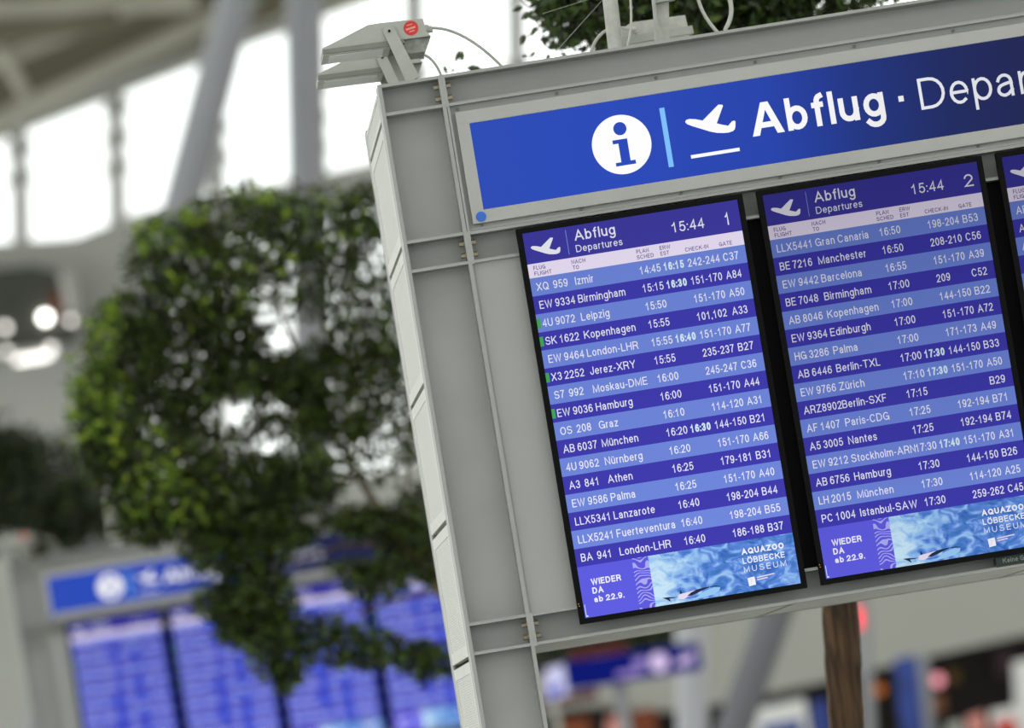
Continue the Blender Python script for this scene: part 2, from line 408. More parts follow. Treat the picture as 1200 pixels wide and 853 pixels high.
# gallery recess, lamps
gal = thing('gallery_kiosk', 'dark glazed kiosk recess on the far gallery under the bright windows', 'kiosk', P(30, 420, FY-2))
MB().prism([q(-60, 322, FY-2), q(40, 312, FY-2), q(80, 322, FY-2), q(92, 398, FY-2), q(-60, 410, FY-2)], FY-2.2, FY-1.2).build('recess_panel', mat('recess_grey', (88, 90, 84), .6, 0, .25, .8), gal)
MB().prism([q(58, 336, FY-3), q(69, 336, FY-3), q(71, 366, FY-3), q(61, 366, FY-3)], FY-2.25, FY-2.2).build('poster', 'orange', gal)
MB().prism([q(-60, 418, FY-3), q(70, 402, FY-3), q(71, 412, FY-3), q(-60, 428, FY-3)], FY-2.6, FY-2.2).build('rail', 'web', gal)
rod = MB().tube([P(77, 318, FY-2.2-.12), P(86.5, 364, FY-2.2-.12)], .11, 10).build('white_post', 'white', smooth=True); tag(rod, 'slim white post leaning in front of the far grey gallery wall', 'post')
LE = emis('lamp_glow', (255, 252, 244), 9.0); LW = emis('lamp_glow_weak', (255, 252, 244), 3.2)
for i, (x, y, r, m, lab) in enumerate(((53, 372, .075, LE, 'brightest round lamp at the far gallery recess, left of the white post'), (83, 375, .05, LW, 'round lamp glowing at the foot of the slim white post'),
        (6, 384, .06, LW, 'dim round gallery lamp at the left edge of the picture'), (60, 408, .055, LW, 'round lamp at the right end of the low light strip'), (8, 412, .05, LW, 'round lamp at the left end of the low light strip'))):
    b = bmesh.new(); bmesh.ops.create_uvsphere(b, u_segments=12, v_segments=8, radius=r); c = P(x, y, (FY-2.2 if y < 400 else FY-2.6)-r-.006)
    for v in b.verts: v.co += c
    tag(MB().bm(b).build('gallery_lamp', m), lab, 'lamp', 'lamps of the far gallery')
tag(MB().prism([q(16, 412, FY-4), q(58, 405, FY-4), q(58, 412, FY-4), q(16, 419, FY-4)], FY-2.66, FY-2.601).build('light_strip', LW), 'low white light strip on the far gallery front', 'lamp')

# round roof-support columns of the hall
def column_pipe(a, b, Y, r, label, m='pipe', topz=16.9):
    A, B = P(*a, Y), P(*b, Y); at = lambda z: A+(B-A)*((z-A.z)/(B.z-A.z))
    A, B = at(topz), at(0.0)
    t = thing('support_column', label, 'column', B, 'steel tube columns of the hall')
    MB().tube([A, B], r, 32).build('shaft', m, t, True); return t
column_pipe((292, -60), (95, 690), 55, .205, 'thick inclined grey steel tube rising behind the left tree top')
column_pipe((349, -60), (366, 700), 57, .155, 'upright grey steel tube left of the stacked floodlights')
column_pipe((366, -60), (384, 700), 60, .11, 'slimmer pale tube joined to the upright column left of the floodlights')
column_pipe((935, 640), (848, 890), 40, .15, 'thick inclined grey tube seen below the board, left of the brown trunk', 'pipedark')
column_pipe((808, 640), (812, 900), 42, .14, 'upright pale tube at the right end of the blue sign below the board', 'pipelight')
column_pipe((1010, 690), (1022, 900), 50, .06, 'slim beige post right behind the brown trunk', 'pipe', 3.2)

# ------------------------------------------------------------------ shop row behind, lower right
SY = 58.0
def s(px, py, Y=SY): v = P(px, py, Y); return (v.x, v.z)
struct(MB().prism([s(600, 838), s(700, 826), s(790, 832), s(867, 820), s(960, 800), s(1075, 772), s(1210, 742), s(1500, 670), s(1500, 480), s(810, 600), s(810, 740), s(600, 780)], SY, SY+1.5).build('wall_shop_fascia', 'fascia'))
struct(MB().prism([s(560, 790), s(1500, 640), s(1500, 1200), s(560, 1200)], SY+3.0, SY+3.4).build('wall_shop_back', 'dark'))
def blk(name, pts, Y, m, label, cat, t=.25, group=None):
    o = MB().prism([s(a, b, Y) for a, b in pts], Y, Y+t).build(name, m); return tag(o, label, cat, group)
blk('banner', [(1048, 772), (1074, 768), (1088, 900), (1062, 900)], SY-3, 'shopblue', 'blue hanging banner in front of the dark shop at lower right', 'banner', .1)
blk('shop_pillar', [(1076, 768), (1087, 766), (1100, 900), (1089, 900)], SY-2, 'pipe', 'grey pillar directly right of the blue banner', 'pillar', .2)
t = thing('service_counter', 'white box-shaped counter sign between the inclined tube and the brown trunk', 'counter', P(915, 900, SY-5))
MB().prism([s(884, 831, SY-5), s(943, 818, SY-5), s(956, 900, SY-5), s(872, 900, SY-5)], SY-5, SY-4).build('body', 'white', t)
MB().prism([s(892, 851, SY-5), s(938, 843, SY-5), s(941, 860, SY-5), s(894, 868, SY-5)], SY-5.03, SY-5).build('stripe', 'shopblue', t)
blk('blue_screen', [(951, 822), (970, 818), (976, 900), (957, 900)], SY-4, 'shopblue', 'dark blue stand just left of the brown trunk', 'stand', .2)
blk('display_case', [(1191, 775), (1240, 765), (1250, 900), (1196, 900)], SY-6, 'white', 'tall white panel cut by the right edge at the bottom', 'panel', .3)
t = thing('poster_stand', 'white stand with a red poster at the lower right corner', 'stand', P(1178, 900, SY-7))
MB().prism([s(1162, 833, SY-7), s(1190, 827, SY-7), s(1200, 900, SY-7), s(1168, 900, SY-7)], SY-7, SY-6.8).build('frame', 'white', t)
MB().prism([s(1166, 846, SY-7), s(1189, 841, SY-7), s(1196, 890, SY-7), s(1170, 895, SY-7)], SY-7.03, SY-7).build('poster', 'red', t)
blk('shirt_rack', [(1136, 840), (1152, 834), (1160, 900), (1140, 900)], SY-7, 'pink', 'pale pink goods left of the red poster stand', 'goods', .3)
blk('paper_stack', [(1112, 848), (1128, 844), (1132, 900), (1114, 900)], SY-7, 'fascia', 'grey white goods at the bottom edge right of the blue banner', 'goods', .3)
blk('wood_shelf', [(1080, 826), (1106, 812), (1108, 832), (1082, 842)], SY+2.9, 'skin', 'tan shelf under the pink lamp of the dark shop', 'shelf', .3)
blk('menu_board', [(1166, 762), (1186, 757), (1188, 790), (1170, 794)], SY+2.9, mat('plum', (70, 50, 60), .7), 'dull plum board high in the dark shop at right', 'board', .1)
blk('gold_label', [(1112, 788), (1122, 785), (1124, 797), (1114, 800)], SY+2.9, mat('ochre', (130, 100, 45), .7), 'ochre label right of the pink lamp in the dark shop', 'label', .1)
blk('snack_display', [(720, 838), (768, 828), (772, 900), (724, 900)], SY-1, 'orange', 'brown orange goods under the pale fascia below the blue sign', 'goods', .3)
blk('soft_toy', [(712, 842), (730, 838), (732, 870), (714, 870)], SY-2, 'pink', 'pink goods left of the brown orange display at the bottom', 'goods', .3)
blk('snack_box', [(846, 836), (862, 832), (864, 850), (850, 852)], SY+2.8, 'skin', 'small tan box between the pale tube and the inclined tube', 'box', .3)
blk('sweets_tray', [(650, 845), (690, 840), (692, 870), (652, 870)], SY-2, 'orange', 'orange tray at the bottom edge right of the steel column', 'goods', .3)
PK = emis('pink_glow', (235, 150, 160), 1.6); AM = emis('amber_glow', (190, 110, 50), .9); RD = emis('red_signal', (255, 60, 80), 2.2)
for name, x, y, Y, r, m, lab in (('pink_lamp', 1099, 797, SY+2.93, .07, PK, 'round pink lamp glowing in the dark shop right of the blue banner'), ('amber_lamp', 1030, 808, SY+2.93, .07, AM, 'faint amber lamp in the shop right of the slim beige post')):
    b = bmesh.new(); bmesh.ops.create_uvsphere(b, u_segments=12, v_segments=8, radius=r); c = P(x, y, Y)
    for v in b.verts: v.co += c
    tag(MB().bm(b).build(name, m), lab, 'lamp')
tag(MB().prism([s(1001, 713, 50), s(1008.5, 712, 50), s(1010, 736, 50), s(1003, 737, 50)], 49.93, 50.02).build('signal_light', RD), 'red signal light glowing beside the trunk just under the board', 'lamp')
# blue wayfinding sign seen under the board
WY = 36.0
def w(px, py): return s(px, py, WY)
t = thing('wayfinding_sign', 'blue backlit wayfinding sign with white pictograms seen under the near board', 'sign', P(735, 812, WY))
MB().prism([w(663, 776), w(818, 752), w(823, 784), w(668, 808)], WY, WY+.3).build('housing', emis('sign_deep_blue', (16, 26, 112), 1.0), t)
MB().disc(*w(772, 776), .078, WY-.01).build('information_disc', emis('sign_lilac', (215, 195, 232), 1.0), t)
MB().flat([w(722, 788), w(751, 783), w(752, 790), w(723, 795)], WY-.01).flat([w(742, 772), w(756, 769), w(757, 780), w(743, 783)], WY-.01).build('text_line', emis('sign_dim', (150, 130, 195), 1.0), t)
MB().flat([w(792, 774), w(812, 764), w(814, 772), w(802, 779), w(794, 779)], WY-.01).build('pictogram', bpy.data.materials['sign_lilac'], t)
MB().tube([P(724, 795, WY+.15), P(724, 795, WY+.15)*Vector((1, 1, 0)) if 0 else Vector((P(724, 795, WY).x, WY+.15, 0))], .05, 16).build('post', 'pipe', t, True)
t = thing('far_display', 'small bright lilac display left of the blue sign, beside the steel column', 'display', P(648, 820, 40))
MB().prism([s(640, 784, 40), s(660, 778, 40), s(666, 814, 40), s(640, 820, 40)], 40, 40.15).build('panel', emis('pale_lilac', (205, 205, 240), 1.0), t)
MB().flat([s(642, 806, 40), s(656, 801, 40), s(658, 813, 40), s(642, 817, 40)], 39.98).build('picture', emis('mid_blue', (70, 80, 190), 1.0), t)
MB().prism([s(661, 778, 40), s(668, 776, 40), s(673, 812, 40), s(666, 814, 40)], 39.9, 40.15).build('frame', 'fascia', t)
MB().box(P(648, 816, 40).x-.03, P(648, 816, 40).x+.03, 40.02, 40.1, 0, P(648, 816, 40).z+.02).build('post', 'fascia', t)
blk('maroon_awning', [(600, 823), (700, 806), (701, 818), (600, 834)], 44, 'maroon', 'dark maroon strip under the blue sign right of the steel column', 'awning', .3)
blk('red_board', [(668, 761), (733, 751), (735, 764), (669, 774.4)], WY, 'maroon', 'dull red board standing above the blue sign', 'board', .2)

# ------------------------------------------------------------------ trees
def leaf_cloud(clusters, Y, L0, seed, dens=1.0, six=False):
    rn = random.Random(seed); mb = MB(); V = mb.v; F = mb.f
    for (px, py, rx, ry, n, dy) in clusters:
        k = (CAM_D+Y)/FPX
        for _ in range(int(n*dens)):
            while True:
                a, b, c = rn.uniform(-1, 1), rn.uniform(-1, 1), rn.uniform(-1, 1)
                if a*a+b*b+c*c < 1: break
            p = P(px+a*rx, py+b*ry, Y+dy+c*.5*(rx+ry)*.5*k)
            l = L0*rn.uniform(.7, 1.25); wd_ = l*.42
            d = Vector((rn.gauss(0, 1), rn.gauss(0, 1), rn.gauss(-.5, .8))).normalized(); sd = d.cross(Vector((rn.gauss(0, 1), rn.gauss(0, 1), rn.gauss(0, 1)))).normalized(); up = d.cross(sd)
            i = len(V)
            if six:
                V += [tuple(p), tuple(p+d*l*.35+sd*wd_*.48+up*wd_*.16), tuple(p+d*l*.7+sd*wd_*.34+up*wd_*.1), tuple(p+d*l), tuple(p+d*l*.7-sd*wd_*.34+up*wd_*.1), tuple(p+d*l*.35-sd*wd_*.48+up*wd_*.16)]
                F += [(i, i+1, i+2, i+3), (i, i+3, i+4, i+5)]
            else:
                V += [tuple(p), tuple(p+d*l*.5+sd*wd_*.5+up*wd_*.15), tuple(p+d*l), tuple(p+d*l*.5-sd*wd_*.5+up*wd_*.15)]
                F += [(i, i+1, i+2), (i, i+2, i+3)]
    return mb
def leaf_parts(parent, spots, Y, L0, m, seed, name='leaf'):
    rn = random.Random(seed); pr = None
    me = MB().add([(0, 0, 0), (.21, .05, .3), (.2, .06, .62), (.0, .02, 1), (-.2, .06, .62), (-.21, .05, .3)], [(0, 1, 2, 3), (0, 3, 4, 5)])
    for px, py, ang, l in spots:
        p = P(px, py, Y+rn.uniform(-.08, .08))
        if pr is None:
            o = MB(); o.v = me.v; o.f = me.f; mesh = bpy.data.meshes.new(name); mesh.from_pydata(me.v, [], me.f); mesh.materials.append(M[m]); pr = mesh
        ob = bpy.data.objects.new(name, pr); C.objects.link(ob); ob.parent = parent
        ob.location = p-origin(parent); ob.scale = (l*L0,)*3; ob.rotation_euler = (rn.uniform(-.5, .5), math.radians(ang), rn.uniform(-.8, .8))
TY = 12.0
ft = P(600, 900, TY); ft.z = 0
t1 = thing('ficus_tree', 'leafy ficus tree with edge leaves coloured yellow-green as if sunlit, left of the steel column', 'tree', (ft.x, TY, 0), 'indoor trees')
MB().tube([(ft.x, TY, 0), P(585, 830, TY), P(560, 745, TY), P(515, 690, TY), P(470, 635, TY+.1), P(420, 560, TY+.5), P(370, 470, TY+.7), P(330, 370, TY+.7), P(310, 290, TY+.6)], [.07, .06, .05, .028, .022, .015, .012, .009, .006], 10).build('trunk', 'branch', t1, True)
br = MB()
for pth in ([(470, 635), (400, 640), (330, 660), (320, 750)], [(420, 560), (330, 540), (230, 520), (150, 480), (100, 440)], [(370, 470), (280, 400), (200, 330), (180, 280)], [(470, 635), (480, 540), (470, 430), (420, 330), (410, 240)], [(515, 690), (470, 700), (420, 720)], [(420, 560), (300, 600), (180, 600), (140, 560)]):
    br.tube([P(a, b, TY+RND.uniform(.4, .7)) for a, b in pth], [.011, .008, .006, .004, .003][:len(pth)], 7)
br.build('branch', 'branch', t1, True)
cl = [ # px, py, rx, ry, count, depth offset
 (205, 300, 62, 58, 460, 0), (285, 275, 75, 62, 560, 0), (375, 262, 78, 52, 500, .2), (440, 250, 45, 45, 240, .2), (330, 330, 80, 50, 360, .3), (235, 345, 70, 40, 380, .1), (425, 320, 50, 30, 160, .2),
 (150, 400, 52, 62, 620, 0), (230, 395, 85, 42, 760, .3), (125, 480, 45, 65, 560, 0), (205, 470, 55, 48, 560, .2), (190, 560, 75, 62, 1050, 0), (275, 570, 85, 48, 900, .1), (350, 560, 55, 45, 520, 0), (300, 440, 70, 34, 460, .3), (370, 440, 62, 40, 440, .2), (445, 440, 38, 50, 320, .2), (430, 400, 70, 26, 260, .2),
 (278, 636, 72, 40, 760, 0), (175, 610, 45, 30, 340, 0), (300, 622, 76, 24, 520, .1), (430, 610, 60, 22, 300, .1), (480, 640, 40, 34, 300, .1), (298, 700, 50, 44, 520, 0), (330, 755, 42, 46, 420, 0), (285, 735, 38, 28, 200, 0), (262, 705, 34, 26, 200, 0), (335, 790, 16, 22, 80, 0),
 (440, 664, 60, 14, 150, 0), (425, 758, 66, 24, 300, 0), (500, 772, 36, 26, 190, 0), (505, 668, 28, 14, 80, 0), (380, 735, 40, 16, 90, 0), (440, 680, 40, 22, 150, 0), (480, 500, 24, 50, 120, .2), (395, 490, 60, 24, 200, .2), (120, 530, 34, 40, 220, 0), (490, 600, 30, 40, 160, 0), (460, 360, 34, 30, 90, .3), (415, 370, 50, 22, 120, .3), (330, 500, 60, 22, 120, .4), (385, 510, 50, 40, 170, .2), (300, 425, 60, 50, 120, .3), (440, 520, 40, 50, 130, .2), (340, 480, 60, 30, 130, .3), (275, 440, 40, 24, 60, .2), (285, 385, 40, 24, 60, .2), (400, 345, 60, 20, 60, .2), (240, 510, 60, 20, 150, .4)]
leaf_cloud(cl, TY, .047, 3, 2.7).build('foliage', 'leaf', t1, kind='stuff')
leaf_cloud([(115, 405, 24, 40, 60, -.3), (90, 450, 16, 34, 50, -.3), (88, 500, 14, 26, 34, -.3), (130, 370, 20, 22, 40, -.2), (180, 270, 28, 26, 70, -.3), (225, 250, 26, 14, 40, -.3), (300, 225, 26, 14, 40, -.3), (130, 480, 26, 50, 70, -.4), (170, 550, 40, 60, 80, -.5), (210, 580, 60, 40, 50, -.5), (270, 330, 90, 60, 60, -.5), (390, 250, 60, 40, 30, -.5)], TY, .046, 5).build('lit_tone_foliage', 'leafy', t1, kind='stuff')  # edge leaves in the brighter colour, so they look sunlit

NY = 3.4
tb = P(990, 900, NY); tb.z = 0
t2 = thing('ficus_tree', 'dark-leaved tree with brown trunk standing right behind the near departure board', 'tree', (tb.x, NY, 0), 'indoor trees')
def trunk_mesh():
    pts = [(tb.x+.03, NY, 0), P(992, 860, NY), P(987.5, 790, NY), P(984, 710, NY), P(976, 560, NY), P(966, 380, NY), P(950, 240, NY), P(940, 150, NY+.1), P(940, 90, NY+.3)]
    rs = [.075, .057, .0555, .0545, .053, .05, .045, .035, .02]
    P2, R2 = [], []
    for i in range(len(pts)-1):
        for k in range(8):
            u = k/8; P2.append(Vector(pts[i]).lerp(Vector(pts[i+1]), u)); R2.append(lerp(rs[i], rs[i+1], u)*(1+RND.uniform(-.025, .025)))
    mb = MB().tube(P2, R2, 28); rn = random.Random(4); ph = [rn.uniform(0, 6.28) for _ in range(6)]; V = []
    for j, v in enumerate(mb.v):
        c = P2[min(j//28, len(P2)-1)]; a = math.atan2(v[1]-c.y, v[0]-c.x); k = 1+.05*math.sin(5*a+v[2]*4+ph[0])+.035*math.sin(9*a-v[2]*9+ph[1])+.02*math.sin(15*a+v[2]*21+ph[2])
        V.append((c.x+(v[0]-c.x)*k, c.y+(v[1]-c.y)*k, v[2]))
    mb.v = V; return mb
trunk_mesh().build('trunk', 'bark', t2, True)
br = MB()
for pth in ([(940, 110), (860, 40), (760, 0), (660, 4)], [(940, 100), (800, -80), (700, -120)], [(940, 100), (1010, -60), (1060, -120)], [(860, 40), (830, -60), (790, -200)]):
    br.tube([P(a, b, NY+RND.uniform(.4, .6)) for a, b in pth], [.014, .010, .007, .004][:len(pth)], 8)
br.build('branch', 'branch', t2, True)
cl = [(690, 0, 62, 55, 700, 0), (760, -10, 80, 75, 1500, .2), (660, 18, 34, 40, 230, .1), (850, 0, 90, 80, 1900, .3), (940, -20, 90, 70, 1500, .3), (740, 40, 60, 36, 560, .3), (830, 35, 80, 40, 760, .4), (700, -90, 80, 60, 500, .1), (850, -110, 120, 70, 900, .2), (1010, -80, 80, 70, 700, .2), (1010, -30, 55, 40, 230, .2), (650, -40, 40, 36, 160, .1), (930, 30, 60, 30, 300, .4)]
leaf_cloud(cl, NY, .042, 11, 1.35, six=True).build('foliage', 'leafm', t2, kind='stuff')
sp = [(539, 58, 200, 1.1), (546, 79, 110, 1.4), (541, 72, 20, 1.0), (520, 76, 170, .8), (528, 84, 80, .6), (622, 14, 250, 1.2), (632, 8, 70, 1.1), (640, 16, 150, 1.3), (628, 30, 210, .9), (641, 34, 100, 1.0), (617, 40, 225, 1.2), (634, 44, 170, .9), (628, 60, 240, .7), (641, 58, 60, .9), (650, 50, 130, 1.1), (636, 24, 300, 1.2), (646, 6, 20, 1.3), (612, 66, 90, .5), (652, 30, 200, 1.2), (656, 14, 100, 1.3), (630, 2, 300, 1.2), (618, 22, 30, .9), (644, 62, 210, .8), (658, 60, 150, 1.0), (614, 8, 260, 1.0)]
leaf_parts(t2, sp, NY-.15, .042, 'leafm', 8)
MB().tube([P(700, -10, NY), P(660, -2, NY), P(640, 22, NY), P(618, 44, NY)], .0022, 6).tube([P(620, 8, NY), P(600, -10, NY)], .002, 6).build('twig', 'branch', t2)

def far_tree(label, cl, Y, L0, seed, m='leafd', tx=None):
    b = P(cl[0][0] if tx is None else tx, 900, Y); t = thing('ficus_tree', label, 'tree', (b.x, Y, 0), 'indoor trees')
    top = P(cl[0][0], cl[0][1], Y); MB().tube([(b.x, Y, 0), top], [.09, .04], 10).build('trunk', 'branch', t, True)
    leaf_cloud(cl, Y, L0, seed).build('foliage', m, t, kind='stuff'); return t
far_tree('dark tree in the distance at the left edge behind the second board', [(40, 580, 90, 75, 2600, 0), (-30, 560, 80, 90, 1400, 0), (95, 600, 50, 46, 700, 0), (10, 530, 50, 36, 500, 0)], 31, .085, 21)
far_tree('small dark green tree seen just under the near board, above the blue sign', [(803, 740, 20, 30, 200, 0), (760, 740, 60, 30, 900, 0), (650, 768, 36, 26, 420, 0), (700, 745, 60, 20, 400, 0)], 44, .10, 22, 'leafd', 812)

# ------------------------------------------------------------------ departure boards
X0 = .826            # outer face of the left column
ZT, ZB = 1.847+E0, .331+E0
DEP = 1.28
NS = 4; PITCH = .6398; SX0, SW, SZT, SH = 1.1367, .5724, 1.3994+E0, 1.020
XR = 1.138+.6405*(NS-1)+SW + (SX0-.986)      # inner face of the right column
def make_board():
    t = thing('departure_board', 'large grey steel departure board frame with blue backlit Abflug Departures sign, in sharp focus', 'sign', (X0, 0, 0), 'departure board frames')
    def col(xa, xb, side, inner):
        for yb in (0, DEP-.13):
            c = MB().box(xa, xa+.009, yb, yb+.13, 0, ZT, .0015).box(xb-.009, xb, yb, yb+.13, 0, ZT, .0015).box(xa+.009, xb-.009, yb+.076, yb+.084, 0, ZT-.001).build('column', 'web' if yb else 'web', t)
            if yb == 0:
                MB().box(xa-.0005, xa+.0095, -.001, .1305, 0, ZT+.0005).build('flange', 'alu', c); MB().box(xb-.0095, xb+.0005, -.001, .1305, 0, ZT+.0005).build('flange', 'alu', c)
                st = MB().box(xa+.009, xb-.009, 0.001, .076, E0-.004, E0+.004).build('stiffener', 'alu', c)
                for i, z in enumerate((1.843, 1.767, 1.426, 1.349, .412, .335)):
                    if i == 0: st.location.z += z
                    else: pcopy(st, (0, 0, z-1.843))
        xs = xa if side < 0 else xb
        edges = [1.843, 1.757, 1.424, 1.058, .692, .326, -.04, -.406, -.772, -1.138, -1.504, -1.64]
        pn = None
        holder = MB().box(min(xs-side*.03, xs-side*.05), max(xs-side*.03, xs-side*.05), .13, DEP-.13, 0, ZT-.01).build('side_backing', mat('gap_grey', (70, 71, 66), .7), t)
        for a, b in zip(edges, edges[1:]):
            o = MB(); za, zb = a+E0-.007, b+E0+.007
            x1, x2 = (xs, xs+.02) if side < 0 else (xs-.02, xs)
            xi1, xi2 = (xs+.0015, xs+.02) if side < 0 else (xs-.02, xs-.0015)
            f = .05
            if za-zb < .15: f = .02
            o.box(x1, x2, .131, .131+f, zb, za).box(x1, x2, DEP-.131-f, DEP-.131, zb, za).box(x1, x2, .131+f, DEP-.131-f, zb, zb+f*.6).box(x1, x2, .131+f, DEP-.131-f, za-f*.6, za)
            p = o.build('side_panel', 'side', t)
            MB().box(xi1, xi2, .131+f, DEP-.131-f, zb+f*.6, za-f*.6).build('perforated_sheet', 'perf', p)
    col(X0, .995, -1, 1)
    col(XR-.009, XR+.16, 1, -1)
    def beam_(z1, z0, lab):
        b = MB().box(1.003, XR-.017, .076, .084, z0, z1).build('beam', 'web', t)
        o = MB().box(1.003, XR-.017, 0, .076, z0, z0+.008).build('flange', 'alu', b); pcopy(o, (0, 0, z1-z0-.008))
        o = MB().box(.995, 1.003, -.0015, .1, z0-.002, z1+.001).build('end_plate', 'alu', b); pcopy(o, (XR-.017-.995, 0, 0))
        pb = None
        for xx in (.977, 1.011):
            for zz in (z1-.026, z0+.026):
                if pb is None:
                    mb = MB(); sgn = 1
                    c = Vector((xx, .035, zz))
                    mb.tube([c+Vector((-.005, 0, 0)), c+Vector((.006, 0, 0))], .0078, 6).tube([c+Vector((-.005, 0, 0)), c+Vector((.015, 0, 0))], .0045, 10).tube([c+Vector((.0065, 0, 0)), c+Vector((.009, 0, 0))], .010, 14)
                    pb = mb.build('bolt', 'bolt', b); c0 = c
                else:
                    k = pcopy(pb, (xx-c0.x, 0, zz-c0.z))
                    if xx > 1: k.scale = (-1, 1, 1); k.location = Vector(((xx+.0)+c0.x-2*X0, 0, zz-c0.z)); 
        return b
    beam_(1.847+E0, 1.763+E0, 'top'); beam_(1.4285+E0, 1.345+E0, 'middle'); beam_(.4155+E0, .331+E0, 'bottom')
    # sign
    bk = MB().box(.995, XR-.009, .02, .03, 1.4285+E0, 1.763+E0).build('sign_backing', 'alu', t)
    MB().box(.997, 1.0035, .0, .02, 1.4285+E0, 1.7625+E0).build('edge_strip', 'alu', bk)
    MB().box(.998, XR-.011, .012, .02, 1.430+E0, 1.437+E0).build('gasket', 'alu', bk)
    xe = XR-.03
    tr = MB().box(1.015, xe, .002, .02, 1.710+E0, 1.744+E0, .001).box(1.015, xe, .002, .02, 1.446+E0, 1.480+E0, .001).box(1.015, 1.048, .002, .02, 1.4795+E0, 1.7105+E0).box(xe-.033, xe, .002, .02, 1.4795+E0, 1.7105+E0).build('sign_trim', 'trim', t)
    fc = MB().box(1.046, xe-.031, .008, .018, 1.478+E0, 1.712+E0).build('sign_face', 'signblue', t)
    BX, BZ = 1.048, 1.710+E0
    def R(l): return [(BX+a, BZ-b) for a, b in l]
    MB().disc(BX+.387, BZ-.1175, .0785, .0065, 48).build('information_disc', 'signwhite', fc); pg = MB()
    plane = [(.5625,.083),(.567,.0795),(.575,.079),(.59,.082),(.608,.0885),(.65,.0575),(.656,.0535),(.6665,.0555),(.667,.059),(.6435,.1015),(.655,.1065),(.672,.1125),(.6775,.108),(.684,.1025),(.691,.1015),(.693,.105),(.6905,.118),(.688,.1245),(.682,.1285),(.67,.1305),(.657,.1295),(.64,.1265),(.622,.120),(.601,.1095),(.58,.0995),(.567,.092),(.5625,.087)]
    pg.flat(R(plane), .0065); MB().flat(R([(.562,.174),(.692,.174),(.692,.183),(.562,.183)]), .0065).build('runway_bar', 'signwhite', fc)
    pg.build('pictogram', 'signwhite', fc)
    ii = MB().disc(BX+.389, BZ-.0755, .0175, .0055, 28).flat(R([(.364,.1035),(.4035,.1035),(.4035,.1625),(.4165,.1625),(.4165,.173),(.3635,.173),(.3635,.1635),(.3785,.1635),(.3785,.114),(.364,.114)]), .0055)
    ii.build('information_letter', 'signblue', fc)
    MB().flat(R([(.500,.0385),(.5135,.0385),(.5135,.1965),(.500,.1965)]), .0065).build('divider_bar', 'signcyan', fc)
    def word(st, x, z, cap, wt, width, gap):
        sx = width/(nat(st, gap=gap)*cap)
        for ch in st:
            m_ = MB()
            if ch == 'A':
                for pg_ in ([(0,0),(.385,1),(.5,1),(.5,.76),(.225,0)], [(1,0),(.775,0),(.5,.76),(.5,1),(.615,1)], [(.30,.22),(.70,.22),(.64,.39),(.36,.39)]): m_.flat([(x+a*.96*sx*cap, z+b*cap) for a, b in pg_], .0065)
            else: text(m_, ch, x, z, cap, wt, sx=sx, y=.0065, gap=gap)
            m_.build('letter', 'signwhite', fc); x += (glyph(ch)[0]+gap)*sx*cap
    word('Abflug', BX+.732, BZ-.1515, .0865, .165, .357, .15); tx = MB()
    tx.flat(R([(1.128,.106),(1.142,.106),(1.142,.121),(1.128,.121)]), .0065)
    word('Departures', BX+1.184, BZ-.1515, .083, .098, .255*nat('Departures', gap=.15)/nat('Depa', gap=.15), .15)
    tx.build('middle_dot', 'signwhite', fc)
    pb = None
    for i in range(11):
        x = 1.023+.2655*i
        if x > XR-.03: break
        for z in (1.7535, 1.4415):
            if pb is None:
                pb = MB().tube([(x, .020, z+E0), (x, .014, z+E0)], .0042, 12).tube([(x, .014, z+E0), (x, .0135, z+E0)], .0020, 6).build('screw', 'screw', bk); x0, z0 = x, z
            else: pcopy(pb, (x-x0 + (.015 if z < 1.5 else 0), 0, z-z0))
    c = P(563.8, 253.8); MB().tube([(c.x, .002, c.z), (c.x, .0005, c.z)], .0136, 28).tube([(c.x, .0005, c.z), (c.x, -.0006, c.z)], .0095, 24).build('round_sticker', 'sticker', t)
    # infill beside the screens, black field behind them
    MB().box(.9995, 1.16, .014, .02, .4155+E0, 1.345+E0).box(.9955, .9985, 0.004, .02, .4155+E0, 1.345+E0).build('infill_panel', 'infill', t)
    MB().box(XR-.17, XR-.011, .014, .02, .4155+E0, 1.345+E0).build('infill_panel', 'infill', t)
    MB().box(1.10, XR-.1, .05, .06, .4155+E0, 1.345+E0).build('screen_backing', 'black', t)
    # underside sheets
    u0 = .998; pu = None
    n = 4; ww = (XR-.01-u0)/n
    for i in range(n):
        o = MB().box(u0+i*ww+.003, u0+(i+1)*ww-.003, .078, DEP-.02, ZB+.0015, ZB+.006).build('underside_panel', 'side', t)
        MB().box(u0+i*ww, u0+i*ww+.006, .09, DEP-.01, ZB-.0005, ZB+.002).build('joint_strip', 'alu', o)
    MB().box(.998, XR-.01, DEP-.012, DEP, ZB, ZT).build('back_panel', 'infill', t)
    MB().box(X0+.01, XR+.15, .08, DEP-.01, ZT-.006, ZT-.001).build('top_panel', 'web', t)
    # small dark green notice plate on the bottom beam
    xa = 2.227; gp = MB().box(xa, xa+.36, -.002, .004, .338+E0, .3640+E0).box(xa, xa+.36, .004, .05, .345+E0, .36+E0).build('notice_plate', 'green', t)
    text(MB(), 'Keine Gewähr.', xa+.018, .3465+E0, .0125, .15, .105, y=-.0026).build('lettering', 'palegreen', gp)
    return t
board = make_board()

